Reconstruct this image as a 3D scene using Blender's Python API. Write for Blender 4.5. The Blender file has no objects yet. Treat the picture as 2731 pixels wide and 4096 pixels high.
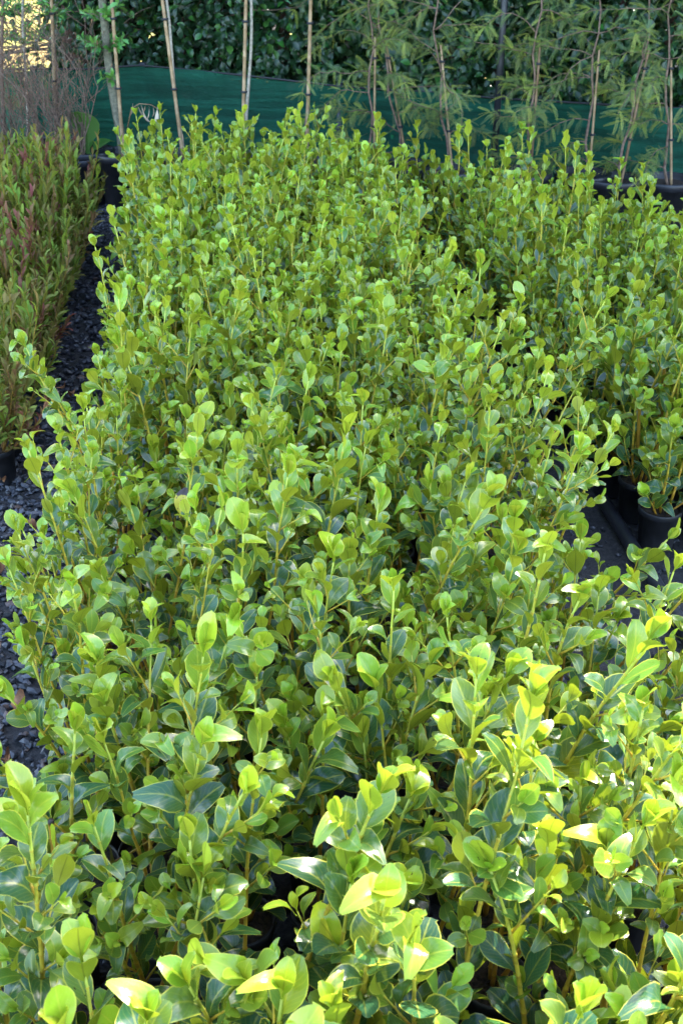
import bpy, math, random
import numpy as np
from mathutils import Vector, Matrix
R = math.radians
rng = random.Random(11)
scene = bpy.context.scene
col = scene.collection

# ------------------------------------------------------------------ camera
CAM_H, PITCH, YAW, FPX = 1.85, R(30.28), R(5.7), 4600.0      # photo is 2731 x 4096 px
cd = bpy.data.cameras.new('camera'); cam = bpy.data.objects.new('camera', cd); col.objects.link(cam)
cam.location = (0, 0, CAM_H); cam.rotation_euler = (R(90) - PITCH, 0, -YAW)
cd.sensor_fit = 'VERTICAL'; cd.sensor_height = 36; cd.lens = FPX / 4096 * 36; cd.clip_end = 2000; cd.clip_start = .02
cd.dof.use_dof = True; cd.dof.focus_distance = 2.6; cd.dof.aperture_fstop = 11
scene.camera = cam

# ------------------------------------------------------------------ sky and sun
SUN_AZ, SUN_EL = 30, 40                                   # degrees right of the rows' direction, above the horizon
w = bpy.data.worlds.new('World'); scene.world = w; w.use_nodes = True
nt = w.node_tree; bg = nt.nodes['Background']
sky = nt.nodes.new('ShaderNodeTexSky'); sky.sky_type = 'NISHITA'; sky.sun_disc = False
sky.sun_elevation = R(SUN_EL); sky.sun_rotation = R(SUN_AZ); sky.dust_density = 1.6; sky.air_density = 1.0; sky.ozone_density = 1.0
nt.links.new(sky.outputs[0], bg.inputs[0]); bg.inputs[1].default_value = .15
sd = bpy.data.lights.new('sun', 'SUN'); sun = bpy.data.objects.new('sun', sd); col.objects.link(sun)
sd.energy = 2.4; sd.angle = R(.53); sd.color = (1, .94, .84)
sdir = Vector((math.sin(R(SUN_AZ)) * math.cos(R(SUN_EL)), math.cos(R(SUN_AZ)) * math.cos(R(SUN_EL)), math.sin(R(SUN_EL))))
sun.rotation_euler = sdir.to_track_quat('Z', 'Y').to_euler(); sun.location = (3, 6, 9)
vs = scene.view_settings; vs.view_transform = 'Standard'; vs.look = 'None'; vs.gamma = 1; vs.use_curve_mapping = False
vs.exposure = 3.2

# ------------------------------------------------------------------ pixel to place
fw = Vector((math.sin(YAW) * math.cos(PITCH), math.cos(YAW) * math.cos(PITCH), -math.sin(PITCH)))
rt = Vector((math.cos(YAW), -math.sin(YAW), 0)); upv = rt.cross(fw); CAMP = Vector((0, 0, CAM_H))
def ray(x, y): return (fw * FPX + rt * (x - 1365.5) - upv * (y - 2048)).normalized()
def at_z(x, y, z): d = ray(x, y); return CAMP + d * ((z - CAM_H) / d.z)
def at_plane(x, y, p, n):
    d = ray(x, y); return CAMP + d * ((p - CAMP).dot(n) / d.dot(n))

# ------------------------------------------------------------------ object helpers
def tag(o, label=None, cat=None, group=None, kind=None):
    if label: o['label'] = label
    if cat: o['category'] = cat
    if group: o['group'] = group
    if kind: o['kind'] = kind
    return o
def empty(name, loc=(0, 0, 0), rz=0, s=1):
    o = bpy.data.objects.new(name, None); col.objects.link(o); o.location = loc; o.rotation_euler = (0, 0, rz); o.scale = (s, s, s)
    o.empty_display_size = .05
    return o
def link(name, me, parent=None):
    o = bpy.data.objects.new(name, me); col.objects.link(o)
    if parent: o.parent = parent
    return o
class MB:
    """collects verts / faces / a per-vertex data colour and builds one mesh"""
    def __init__(s): s.V = []; s.F = []; s.D = []; s.U = []; s.n = 0
    def add(s, V, F, data=(0, 0, 0, 1), uv=None):
        V = np.asarray(V, float); k = len(V); s.V.append(V)
        s.F.extend([tuple(i + s.n for i in f) for f in F])
        d = np.asarray(data, float)
        s.D.append(np.tile(d, (k, 1)) if d.ndim == 1 else d)
        s.U.append(np.zeros((k, 2)) if uv is None else np.asarray(uv, float))
        s.n += k
    def mesh(s, name, mat, smooth=True):
        me = bpy.data.meshes.new(name)
        V = np.concatenate(s.V); me.from_pydata(V.tolist(), [], s.F)
        a = me.attributes.new('leafdata', 'FLOAT_COLOR', 'POINT'); a.data.foreach_set('color', np.concatenate(s.D).astype(np.float32).ravel())
        uvl = me.uv_layers.new(name='UVMap'); li = np.empty(len(me.loops), np.int32); me.loops.foreach_get('vertex_index', li)
        uvl.data.foreach_set('uv', np.concatenate(s.U)[li].astype(np.float32).ravel())
        if smooth: me.polygons.foreach_set('use_smooth', [True] * len(me.polygons))
        me.materials.append(mat); me.update(); return me
    def build(s, name, mat, parent=None, smooth=True): return link(name, s.mesh(name, mat, smooth), parent)
def frame_of(T, ref=None):
    T = T.normalized(); ref = ref or (Vector((0, 0, 1)) if abs(T.z) < .9 else Vector((1, 0, 0)))
    A = T.cross(ref).normalized(); return A, T.cross(A).normalized()
def tube(mb, pts, rad, sides=6, data=None, cap=True):
    """data: list of colours per ring"""
    pts = [Vector(p) for p in pts]; V = []; D = []; A = None
    for i, p in enumerate(pts):
        T = (pts[min(i + 1, len(pts) - 1)] - pts[max(i - 1, 0)]).normalized()
        if A is None: A, B = frame_of(T)
        else:
            A = (A - T * A.dot(T)).normalized(); B = T.cross(A)
        for k in range(sides):
            a = 2 * math.pi * k / sides; V.append(p + (A * math.cos(a) + B * math.sin(a)) * rad[i])
            D.append(data[i] if data else (0, 0, 0, 1))
    F = []
    for i in range(len(pts) - 1):
        for k in range(sides):
            a = i * sides + k; b = i * sides + (k + 1) % sides
            F.append((a, b, b + sides, a + sides))
    if cap:
        F.append(tuple(range((len(pts) - 1) * sides, len(pts) * sides))); F.append(tuple(reversed(range(sides))))
    mb.add([tuple(v) for v in V], F, np.array(D))
def box(mb, c, h, data=(0, 0, 0, 1)):
    V = [(c[0] + sx * h[0], c[1] + sy * h[1], c[2] + sz * h[2]) for sz in (-1, 1) for sy in (-1, 1) for sx in (-1, 1)]
    mb.add(V, [(0, 2, 3, 1), (4, 5, 7, 6), (0, 1, 5, 4), (2, 6, 7, 3), (0, 4, 6, 2), (1, 3, 7, 5)], data)
def lathe(mb, prof, n=28, data=(0, 0, 0, 1)):
    V = []; F = []
    for r, z in prof:
        for k in range(n): a = 2 * math.pi * k / n; V.append((r * math.cos(a), r * math.sin(a), z))
    for i in range(len(prof) - 1):
        for k in range(n):
            a = i * n + k; b = i * n + (k + 1) % n; F.append((a, b, b + n, a + n))
    mb.add(V, F, data)

# ------------------------------------------------------------------ materials
class N:
    def __init__(s, name):
        s.m = bpy.data.materials.new(name); s.m.use_nodes = True; s.t = s.m.node_tree; s.t.nodes.clear()
        s.out = s.t.nodes.new('ShaderNodeOutputMaterial')
    def n(s, typ, **kw):
        x = s.t.nodes.new('ShaderNode' + typ)
        for k, v in kw.items(): setattr(x, k, v)
        return x
    def l(s, a, b): s.t.links.new(a, b)
    def put(s, sock, v):
        if hasattr(v, 'is_output'): s.l(v, sock)
        elif hasattr(v, '__len__') and len(v) == 3 and sock.type == 'RGBA': sock.default_value = (*v, 1)
        else: sock.default_value = v
    def math(s, op, a, b=0, c=0, clamp=False):
        x = s.n('Math', operation=op, use_clamp=clamp)
        for i, v in enumerate((a, b, c)): s.put(x.inputs[i], v)
        return x.outputs[0]
    def mix(s, f, a, b, blend='MIX'):
        x = s.n('Mix', data_type='RGBA', blend_type=blend)
        s.put(x.inputs[0], f); s.put(x.inputs[6], a); s.put(x.inputs[7], b); return x.outputs[2]
    def ramp(s, f, a, b):       # smooth 0..1 between a and b
        x = s.n('MapRange', interpolation_type='SMOOTHSTEP'); s.put(x.inputs[0], f); x.inputs[1].default_value = a; x.inputs[2].default_value = b
        return x.outputs[0]
    def noise(s, vec, scale, detail=2, rough=.5):
        x = s.n('TexNoise'); x.inputs['Scale'].default_value = scale; x.inputs['Detail'].default_value = detail; x.inputs['Roughness'].default_value = rough
        if vec is not None: s.l(vec, x.inputs['Vector'])
        return x.outputs[0]
    def bsdf(s, colr, rough=.5, spec=.5, normal=None, metal=0):
        b = s.n('BsdfPrincipled'); s.put(b.inputs['Base Color'], colr); s.put(b.inputs['Roughness'], rough); s.put(b.inputs['Specular IOR Level'], spec); b.inputs['Metallic'].default_value = metal
        if normal is not None: s.l(normal, b.inputs['Normal'])
        return b.outputs[0]
    def bump(s, h, strength=.3, dist=.002):
        x = s.n('Bump'); x.inputs['Strength'].default_value = strength; x.inputs['Distance'].default_value = dist; s.l(h, x.inputs['Height']); return x.outputs[0]
    def done(s, sh): s.l(sh, s.out.inputs[0]); return s.m

def leaf_material(name, src, top_m, top_y, bot_m, bot_y, trans_m, trans_y, margin=(.56, .53, .06), margin_f=.9, rough=.17, spots=True, vein=True, tf=.2, spec=.6):
    """two-sided leaf: glossy upper face, matt underside, pale margin, midrib; data.r = youth, data.g = random"""
    q = N(name)
    if src == 'object': colr = q.n('ObjectInfo').outputs['Color']
    else: colr = q.n('Attribute', attribute_name='leafdata').outputs['Color']
    sp = q.n('SeparateColor'); q.l(colr, sp.inputs[0]); age, rnd = sp.outputs[0], sp.outputs[1]
    uv = q.n('UVMap').outputs[0]; su = q.n('SeparateXYZ'); q.l(uv, su.inputs[0])
    au = q.math('ABSOLUTE', q.math('MULTIPLY_ADD', su.outputs[0], 2, -1))
    tc = q.n('TexCoord')
    off = q.n('VectorMath', operation='ADD'); q.l(uv, off.inputs[0]); cmb = q.n('CombineXYZ'); q.l(q.math('MULTIPLY', rnd, 37), cmb.inputs[0]); q.l(q.math('MULTIPLY', rnd, 91), cmb.inputs[1]); q.l(cmb.outputs[0], off.inputs[1])
    nz = q.noise(off.outputs[0], 3.0, 3)
    back = q.n('NewGeometry').outputs['Backfacing']
    top = q.mix(age, top_m, top_y); bot = q.mix(age, bot_m, bot_y)
    c = q.mix(back, top, bot)
    hs = q.n('HueSaturation'); q.l(c, hs.inputs['Color'])
    q.l(q.math('MULTIPLY_ADD', rnd, .05, .475), hs.inputs['Hue']); q.l(q.math('ADD', q.math('MULTIPLY_ADD', q.math('FRACT', q.math('MULTIPLY', rnd, 13.7)), .5, .55), q.math('MULTIPLY', nz, .4)), hs.inputs['Value'])
    c = hs.outputs[0]
    if vein:
        rib = q.ramp(au, .085, .03)
        vn = q.math('SINE', q.math('MULTIPLY_ADD', su.outputs[1], 58, q.math('MULTIPLY', au, -22)))
        c = q.mix(q.math('MULTIPLY', q.ramp(vn, .75, 1), .14), c, margin)
        c = q.mix(q.math('MULTIPLY', rib, q.math('SUBTRACT', 1, back)), c, q.mix(.38, c, margin))
        c = q.mix(q.math('MULTIPLY', rib, back), c, q.mix(.6, c, (.03, .035, .006)))
    mg = q.ramp(au, .89, .98)
    c = q.mix(q.math('MULTIPLY', mg, margin_f), c, margin)
    trc = q.mix(age, trans_m, trans_y)
    if spots:
        n2 = q.noise(off.outputs[0], 5.5, 2, .6)
        sel = q.ramp(q.math('FRACT', q.math('MULTIPLY', rnd, 7.31)), .78, .95)
        sf = q.math('MULTIPLY', q.ramp(n2, .66, .70), sel)
        c = q.mix(sf, c, (.05, .03, .012)); trc = q.mix(sf, trc, (.04, .02, .01))
        dust = q.ramp(q.noise(tc.outputs['Object'] if src == 'object' else off.outputs[0], 24, 2), .6, .8)
        c = q.mix(q.math('MULTIPLY', dust, .10), c, (.45, .45, .35))
    rg = q.math('ADD', q.math('MULTIPLY_ADD', nz, .2, rough - .08), q.math('MULTIPLY', back, .34))
    bmp = q.bump(q.math('ADD', nz, q.math('MULTIPLY', q.noise(off.outputs[0], 40, 1), .15)), .25, .004)
    p = q.bsdf(c, rg, q.math('MULTIPLY_ADD', back, -.25, spec), bmp)
    tr = q.n('BsdfTranslucent'); q.put(tr.inputs[0], trc)
    ms = q.n('MixShader'); ms.inputs[0].default_value = tf; q.l(p, ms.inputs[1]); q.l(tr.outputs[0], ms.inputs[2])
    return q.done(ms.outputs[0])

GL = dict(top_m=(.024, .095, .034), top_y=(.27, .41, .022), bot_m=(.185, .19, .012), bot_y=(.37, .42, .025), trans_m=(.30, .38, .015), trans_y=(.48, .58, .03))
M = {}
M['leaf_o'] = leaf_material('glossy_leaf', 'object', **GL)
M['leaf_m'] = leaf_material('glossy_leaf_joined', 'mesh', **GL)
M['dodo'] = leaf_material('narrow_leaf', 'mesh', (.17, .25, .03), (.25, .085, .06), (.29, .33, .035), (.30, .125, .075), (.16, .26, .04), (.25, .06, .04), margin=(.3, .28, .1), margin_f=.3, rough=.5, spec=.12, spots=False)
M['hedge'] = leaf_material('hedge_leaf', 'mesh', (.014, .05, .017), (.05, .17, .025), (.035, .07, .02), (.08, .18, .03), (.03, .09, .01), (.2, .4, .03), margin=(.1, .18, .05), margin_f=.3, rough=.3, spots=False, tf=.18)
M['kowhai'] = leaf_material('pinnate_leaf', 'object', (.095, .155, .05), (.33, .37, .05), (.13, .185, .06), (.30, .35, .06), (.15, .22, .02), (.42, .48, .04), margin_f=.1, rough=.45, spots=False, vein=False)
M['sprout'] = leaf_material('sprout_leaf', 'mesh', (.03, .13, .03), (.12, .32, .04), (.07, .16, .04), (.16, .34, .06), (.1, .28, .02), (.3, .55, .04), margin=(.2, .3, .06), margin_f=.3, rough=.3, spots=False)

def stem_material():
    q = N('green_stem'); a = q.n('Attribute', attribute_name='leafdata'); sp = q.n('SeparateColor'); q.l(a.outputs['Color'], sp.inputs[0])
    cr = q.n('ValToRGB'); q.l(sp.outputs[0], cr.inputs[0]); e = cr.color_ramp.elements
    e[0].position = 0; e[0].color = (.02, .013, .008, 1); e[1].position = 1; e[1].color = (.46, .54, .07, 1)
    for p, c in ((.12, (.07, .04, .014)), (.32, (.26, .13, .02)), (.6, (.52, .28, .025)), (.85, (.58, .44, .04))):
        x = e.new(p); x.color = (*c, 1)
    tc = q.n('TexCoord').outputs['Object']; nz = q.noise(tc, 90, 3)
    c = q.mix(q.math('MULTIPLY', q.ramp(nz, .5, .75), .35), cr.outputs[0], (.06, .045, .02))
    return q.done(q.bsdf(c, .45, .4, q.bump(nz, .3, .002)))
M['stem'] = stem_material()
def simple(name, c1, c2, scale=20, rough=.6, bump=.3, dist=.003, spec=.5, detail=4):
    q = N(name); tc = q.n('TexCoord').outputs['Object']; nz = q.noise(tc, scale, detail, .6)
    return q.done(q.bsdf(q.mix(q.ramp(nz, .3, .7), c1, c2), rough, spec, q.bump(nz, bump, dist)))
M['pot'] = simple('black_plastic', (.010, .010, .012), (.022, .022, .026), 30, .42, .1, .001)
M['soil'] = simple('potting_soil', (.018, .012, .008), (.07, .045, .028), 120, .95, 1, .006)
M['bark'] = simple('brown_bark', (.05, .025, .018), (.14, .075, .05), 25, .9, .8, .015)
M['grey_bark'] = simple('grey_bark', (.10, .095, .06), (.22, .2, .13), 60, .85, .6, .003)
M['pale_bark'] = simple('pale_bark', (.30, .25, .18), (.5, .43, .33), 60, .8, .5, .002)
M['twig'] = simple('twig', (.10, .06, .04), (.24, .15, .1), 60, .85, .4, .002)
M['bamboo'] = simple('bamboo', (.25, .15, .07), (.44, .29, .15), 18, .5, .2, .001)
M['bamboo_dark'] = simple('bamboo_weathered', (.16, .085, .04), (.30, .18, .085), 18, .55, .2, .001)
M['tie'] = simple('black_tie', (.012, .012, .014), (.02, .02, .022), 40, .6, .1, .001)
M['dead'] = simple('dead_leaf', (.13, .05, .022), (.32, .15, .06), 40, .7, .4, .002)
M['dry'] = simple('dried_pale_leaf', (.40, .30, .18), (.56, .45, .3), 40, .7, .4, .002)
M['pipe'] = simple('black_pipe', (.012, .013, .016), (.03, .032, .038), 15, .35, .1, .001)
def gravel_material():
    q = N('black_gravel'); g = q.n('NewGeometry'); tc = q.n('TexCoord').outputs['Object']; r = g.outputs['Random Per Island']
    nz = q.noise(tc, 70, 4, .65)
    c = q.mix(r, (.013, .014, .018), (.055, .057, .068)); c = q.mix(q.math('MULTIPLY', q.ramp(nz, .5, .75), .4), c, (.09, .09, .10))
    br = q.ramp(r, .955, .965); c = q.mix(q.math('MULTIPLY', br, .8), c, (.1, .055, .035))
    return q.done(q.bsdf(c, q.math('MULTIPLY_ADD', nz, .4, .22), .5, q.bump(nz, .5, .003)))
M['gravel'] = gravel_material()
def ground_material():
    q = N('ground_soil'); tc = q.n('TexCoord').outputs['Object']; n1 = q.noise(tc, 60, 5, .7); n2 = q.noise(tc, 3, 3)
    c = q.mix(q.ramp(n1, .35, .7), (.008, .008, .009), (.035, .033, .033)); c = q.mix(q.math('MULTIPLY', q.ramp(n2, .55, .8), .3), c, (.04, .03, .02))
    return q.done(q.bsdf(c, .7, .4, q.bump(n1, .9, .012)))
M['ground'] = ground_material()
def field_material():
    q = N('dry_grass'); tc = q.n('TexCoord').outputs['Object']; n1 = q.noise(tc, 7, 6, .7); n2 = q.noise(tc, .8, 3)
    c = q.mix(q.ramp(n1, .3, .7), (.14, .16, .02), (.30, .25, .035)); c = q.mix(q.math('MULTIPLY', q.ramp(n2, .45, .6), .7), c, (.30, .17, .05))
    return q.done(q.bsdf(c, .9, .2, q.bump(n1, 1, .05)))
M['field'] = field_material()
def cloth_material():
    q = N('green_shade_cloth'); uv = q.n('UVMap').outputs[0]; su = q.n('SeparateXYZ'); q.l(uv, su.inputs[0])
    mp = q.n('Mapping'); q.l(uv, mp.inputs[0]); mp.inputs['Scale'].default_value = (1.2, 26, 1)
    st = q.ramp(q.noise(mp.outputs[0], 1.0, 3, .6), .3, .7)
    mp2 = q.n('Mapping'); q.l(uv, mp2.inputs[0]); mp2.inputs['Scale'].default_value = (30, 500, 1); wv = q.noise(mp2.outputs[0], 1.0, 1)
    n3 = q.noise(uv, 5, 3)
    c = q.mix(st, (.004, .044, .026), (.013, .135, .078)); c = q.mix(q.math('MULTIPLY', q.ramp(wv, .4, .7), .35), c, (.025, .19, .11))
    c = q.mix(q.math('MULTIPLY', q.ramp(n3, .6, .75), .3), c, (.10, .14, .10))
    p = q.bsdf(c, .6, .3, q.bump(q.math('ADD', st, wv), .8, .008))
    tr = q.n('BsdfTranslucent'); q.put(tr.inputs[0], (.01, .17, .07))
    ms = q.n('MixShader'); ms.inputs[0].default_value = .3; q.l(p, ms.inputs[1]); q.l(tr.outputs[0], ms.inputs[2])
    tp = q.n('BsdfTransparent'); m2 = q.n('MixShader')          # worn holes and open weave
    vo = q.n('TexVoronoi'); mp3 = q.n('Mapping'); q.l(uv, mp3.inputs[0]); mp3.inputs['Scale'].default_value = (38, 70, 1); q.l(mp3.outputs[0], vo.inputs['Vector'])
    hole = q.math('MULTIPLY', q.ramp(vo.outputs['Distance'], .26, .2), q.ramp(q.noise(uv, 7, 2), .6, .66))
    q.l(q.math('ADD', q.math('MULTIPLY', hole, .5), .04, clamp=True), m2.inputs[0]); q.l(ms.outputs[0], m2.inputs[1]); q.l(tp.outputs[0], m2.inputs[2])
    return q.done(m2.outputs[0])
M['cloth'] = cloth_material()

# ------------------------------------------------------------------ ground, field
def sheet(name, x0, x1, y0, y1, z, mat, nx=2, ny=2):
    mb = MB(); V = [(x0 + (x1 - x0) * i / nx, y0 + (y1 - y0) * j / ny, z) for j in range(ny + 1) for i in range(nx + 1)]
    F = [(j * (nx + 1) + i, j * (nx + 1) + i + 1, (j + 1) * (nx + 1) + i + 1, (j + 1) * (nx + 1) + i) for j in range(ny) for i in range(nx)]
    mb.add(V, F); return tag(mb.build(name, mat, smooth=False), kind='structure')
sheet('ground', -400, 400, -400, 400, 0, M['ground'])
tag(sheet('field', -200, 200, 9.7, 300, .004, M['field']), kind='structure')

# ------------------------------------------------------------------ gravel
ICO_V = []; _t = (1 + 5 ** .5) / 2
for a, b in ((-1, _t), (1, _t), (-1, -_t), (1, -_t)): ICO_V += [(a, b, 0)]
for a, b in ((-1, _t), (1, _t), (-1, -_t), (1, -_t)): ICO_V += [(0, a, b)]
for a, b in ((-1, _t), (1, _t), (-1, -_t), (1, -_t)): ICO_V += [(b, 0, a)]
ICO_V = np.array(ICO_V) / np.linalg.norm(ICO_V[0])
def hull_faces(V):
    F = []; n = len(V)
    for i in range(n):
        for j in range(i + 1, n):
            for k in range(j + 1, n):
                nn = np.cross(V[j] - V[i], V[k] - V[i]); d = (V - V[i]) @ nn
                if (d <= 1e-6).all(): F.append((i, j, k))
                elif (d >= -1e-6).all(): F.append((i, k, j))
    return F
ICO_F = hull_faces(ICO_V)
def gravel(areas):
    mb = MB(); r = np.random.RandomState(5)
    rocks = [ICO_V * r.uniform(.62, 1.15, (12, 1)) for _ in range(12)]
    for (x0, x1, y0, y1, n, smin, smax) in areas:
        for i in range(n):
            x = r.uniform(x0, x1); y = r.uniform(y0, y1); s = smin + (smax - smin) * r.rand() ** 2
            V = rocks[r.randint(12)] * np.array([1, r.uniform(.55, .9), r.uniform(.4, .7)]) * s
            a, b, c = r.uniform(-.5, .5), r.uniform(-.5, .5), r.uniform(0, 6.28)
            Mx = np.array(Matrix.Rotation(c, 3, 'Z') @ Matrix.Rotation(a, 3, 'X') @ Matrix.Rotation(b, 3, 'Y'))
            mb.add(V @ Mx.T + (x, y, r.uniform(.1, .75) * s), ICO_F)
    return tag(mb.build('gravel', M['gravel'], smooth=False), 'black angular gravel chips covering the paths between the blocks of pots', 'gravel', kind='stuff')
gravel([(-1.15, -.30, 1.2, 3.8, 7000, .008, .021), (-1.15, -.30, 3.8, 7.2, 5500, .009, .022), (.62, 1.5, 1.2, 6.4, 2600, .006, .013)])

# ------------------------------------------------------------------ leaf shapes
def leaf_shape(nu, rows, width, wpos, recurve, fold, wave, phase, twist=0, pet=.14, tipw=.12):
    """unit length along +Y, upper face +Z; nu cells across"""
    V = []; U = []; F = []
    ss = {6: [.1, .32, .56, .8, .94, 1], 9: [.06, .18, .34, .52, .68, .82, .92, .97, 1]}.get(rows, [k / (rows - 1) for k in range(1, rows)]); ts = [0, pet] + [pet + (1 - pet) * k for k in ss]
    ang = 0
    for t in ts:
        if t <= 0: w_ = .030
        elif t <= pet: w_ = .034
        else:
            s = (t - pet) / (1 - pet); e = math.log(.5) / math.log(wpos)
            w_ = width * .5 * (math.sin(math.pi * min(1, s ** e)) ** .55 if s < .999 else 0) + .004
            if s > .97: w_ = width * .5 * tipw
        b = t * t * recurve; y = t * (1 - .25 * abs(b)); z = -b * t * .6 + .06 * math.sin(t * 3)
        for i in range(nu + 1):
            u = -1 + 2 * i / nu
            zz = z + fold * abs(u) * w_ * 2 + wave * u * u * math.sin(t * 7.5 + phase + (1.1 if u > 0 else 0)) * (0 if t <= pet else 1)
            a = twist * t; x = u * w_ * (1 - .15 * abs(fold))
            V.append((x * math.cos(a) - (zz - z) * math.sin(a), y, z + (zz - z) * math.cos(a) + x * math.sin(a))); U.append(((u + 1) / 2, t))
    for j in range(len(ts) - 1):
        for i in range(nu): a = j * (nu + 1) + i; F.append((a, a + 1, a + nu + 2, a + nu + 1))
    return np.array(V), F, np.array(U)
lr = random.Random(3)
PAR = []
for k in range(16):
    PAR.append(dict(width=lr.uniform(.46, .63), wpos=lr.uniform(.5, .62), recurve=lr.choice([-.3, -.15, 0, .15, .3, .5]) + lr.uniform(-.08, .08), fold=lr.uniform(.02, .2), wave=lr.uniform(.0, .04), phase=lr.uniform(0, 6), twist=lr.uniform(-.35, .35), tipw=lr.uniform(.26, .46)))
for k in range(4):   # strongly curled or cupped
    PAR.append(dict(width=lr.uniform(.5, .66), wpos=lr.uniform(.45, .55), recurve=lr.uniform(.8, 1.1), fold=lr.uniform(.1, .3), wave=lr.uniform(.06, .1), phase=lr.uniform(0, 6), twist=lr.uniform(-.5, .5), tipw=.2))
BROAD = [leaf_shape(4, 6, **q) for q in PAR]; BROAD_FINE = [leaf_shape(6, 9, **q) for q in PAR]
def unit_mesh(name, shape, mat):
    mb = MB(); mb.add(shape[0], shape[1], uv=shape[2]); return mb.mesh(name, mat)
BROAD_ME = [unit_mesh('leaf', s, M['leaf_o']) for s in BROAD_FINE]

def rot_frame(D, Nn):
    D = D.normalized(); Nn = (Nn - D * Nn.dot(D)).normalized(); X = D.cross(Nn)
    return Matrix((X, D, Nn)).transposed()
def leaf_matrix(p, T, az, ang, L, roll=0):
    """leaf at p on a shoot of direction T; ang = angle off the shoot"""
    A, B = frame_of(T, Vector((.13, 1, .2)) if abs(T.y) < .8 else Vector((1, .1, .2)))
    Rr = A * math.cos(az) + B * math.sin(az)
    D = T * math.cos(ang) + Rr * math.sin(ang); Nn = T * math.sin(ang) - Rr * math.cos(ang)
    m = rot_frame(D, Nn) @ Matrix.Rotation(roll, 3, 'Y')
    return Matrix.Translation(p) @ m.to_4x4() @ Matrix.Scale(L, 4)

# ------------------------------------------------------------------ the broadleaf shrub
POT_R, POT_H = .063, .14
def pot_mesh(r, h, mat):
    mb = MB(); lathe(mb, [(r * .8, .0), (r * .82, .004), (r * .95, h * .86), (r * 1.0, h * .865), (r * 1.02, h * .87), (r * 1.02, h * .985), (r * 1.0, h), (r * .95, h), (r * .93, h * .96), (r * .90, h * .7), (0.0005, h * .68)])
    return mb.mesh('pot', mat)
def soil_mesh(r, z, seed):
    g = random.Random(seed); mb = MB(); V = []; F = []; n = 20; rings = [0.001, .3, .6, .85, 1]
    for q in rings:
        for k in range(n):
            a = 2 * math.pi * k / n; V.append((r * q * math.cos(a), r * q * math.sin(a), z + g.uniform(-.004, .006) + .006 * (1 - q)))
    for i in range(len(rings) - 1):
        for k in range(n): a = i * n + k; b = i * n + (k + 1) % n; F.append((a, b, b + n, a + n))
    mb.add(V, F); return mb.mesh('soil', M['soil'])
POT_ME = pot_mesh(POT_R, POT_H, M['pot']); SOIL_ME = [soil_mesh(POT_R * .925, POT_H * .86, k) for k in range(3)]

def shoot(g, mb, leaves, p0, d0, length, r0, tone0, tone1, Lmax, base_t=.0, node=.034, curve=.12, side=True, depth=0, y0=.62):
    """grows a leafy shoot; appends (matrix, shape index, youth, random)"""
    n = max(4, int(length / node)); pts = [Vector(p0)]; d = Vector(d0).normalized(); rads = []; dat = []
    drift = Vector((g.uniform(-1, 1), g.uniform(-1, 1), 0)) * curve
    az = g.uniform(0, 6.28)
    for i in range(n):
        f = (i + 1) / n
        d = (d + drift / n + Vector((g.uniform(-1, 1), g.uniform(-1, 1), .25)) * .055).normalized()
        pts.append(pts[-1] + d * (length / n))
    seg = []; rr = []; dd = []
    for i, p in enumerate(pts):
        f = i / n; r = r0 * (1 - .62 * f); to = tone0 + (tone1 - tone0) * f ** .8
        if 0 < i < n:
            T = (pts[i + 1] - pts[i - 1]).normalized(); seg += [p - T * .003, p]; rr += [r, r * 1.28]; dd += [(to, 0, 0, 1), (max(.12, to - .12), 0, 0, 1)]
            seg.append(p + T * .002); rr.append(r * .97); dd.append((min(1, to + .06), 0, 0, 1))
        else: seg.append(p); rr.append(r); dd.append((to, 0, 0, 1))
    tube(mb, seg, rr, 6, dd)
    for i in range(1, n + 1):
        f = i / n
        T = (pts[min(i + 1, n)] - pts[i - 1]).normalized(); az += 2.4 + g.uniform(-.5, .5)
        if f < base_t: continue
        if depth == 0 and g.random() < .10 and f < .7: continue
        youth = max(0, min(1, (f - y0) / (1 - y0))) ** 1.3 if depth == 0 else max(0, min(1, .15 + .75 * f))
        youth = max(0, min(1, youth * g.uniform(.6, 1.15)))
        L = Lmax * g.uniform(.75, 1.12) * (1 - .22 * max(0, (f - .7) / .3))
        if f < .25: L *= .85
        ang = (.98 - .60 * f) * g.uniform(.6, 1.3)
        rad = r0 * (1 - .62 * f) * .8
        leaves.append((leaf_matrix(pts[i], T, az, ang, L, g.uniform(-.3, .3)), g.randrange(len(BROAD)) if g.random() < .8 else g.randrange(16), youth, g.random()))
        if side and depth == 0 and .18 < f < .88 and g.random() < .5:
            A, B = frame_of(T); Rr = A * math.cos(az + .3) + B * math.sin(az + .3)
            shoot(g, mb, leaves, pts[i], T * .75 + Rr * .6, g.uniform(.04, .12), r0 * .42, .62, .95, Lmax * g.uniform(.5, .75), 0, .02, .1, False, 1)
    # furled bud pair at the tip
    T = (pts[n] - pts[n - 1]).normalized()
    for k in range(2 if depth == 0 else 1):
        leaves.append((leaf_matrix(pts[n], T, az + 1.3 + k * 2.9, g.uniform(.12, .3), Lmax * g.uniform(.5, .75) * (1 if depth == 0 else .8), 0), g.randrange(16), g.uniform(.75, 1), g.random()))
    return pts[n]

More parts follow.
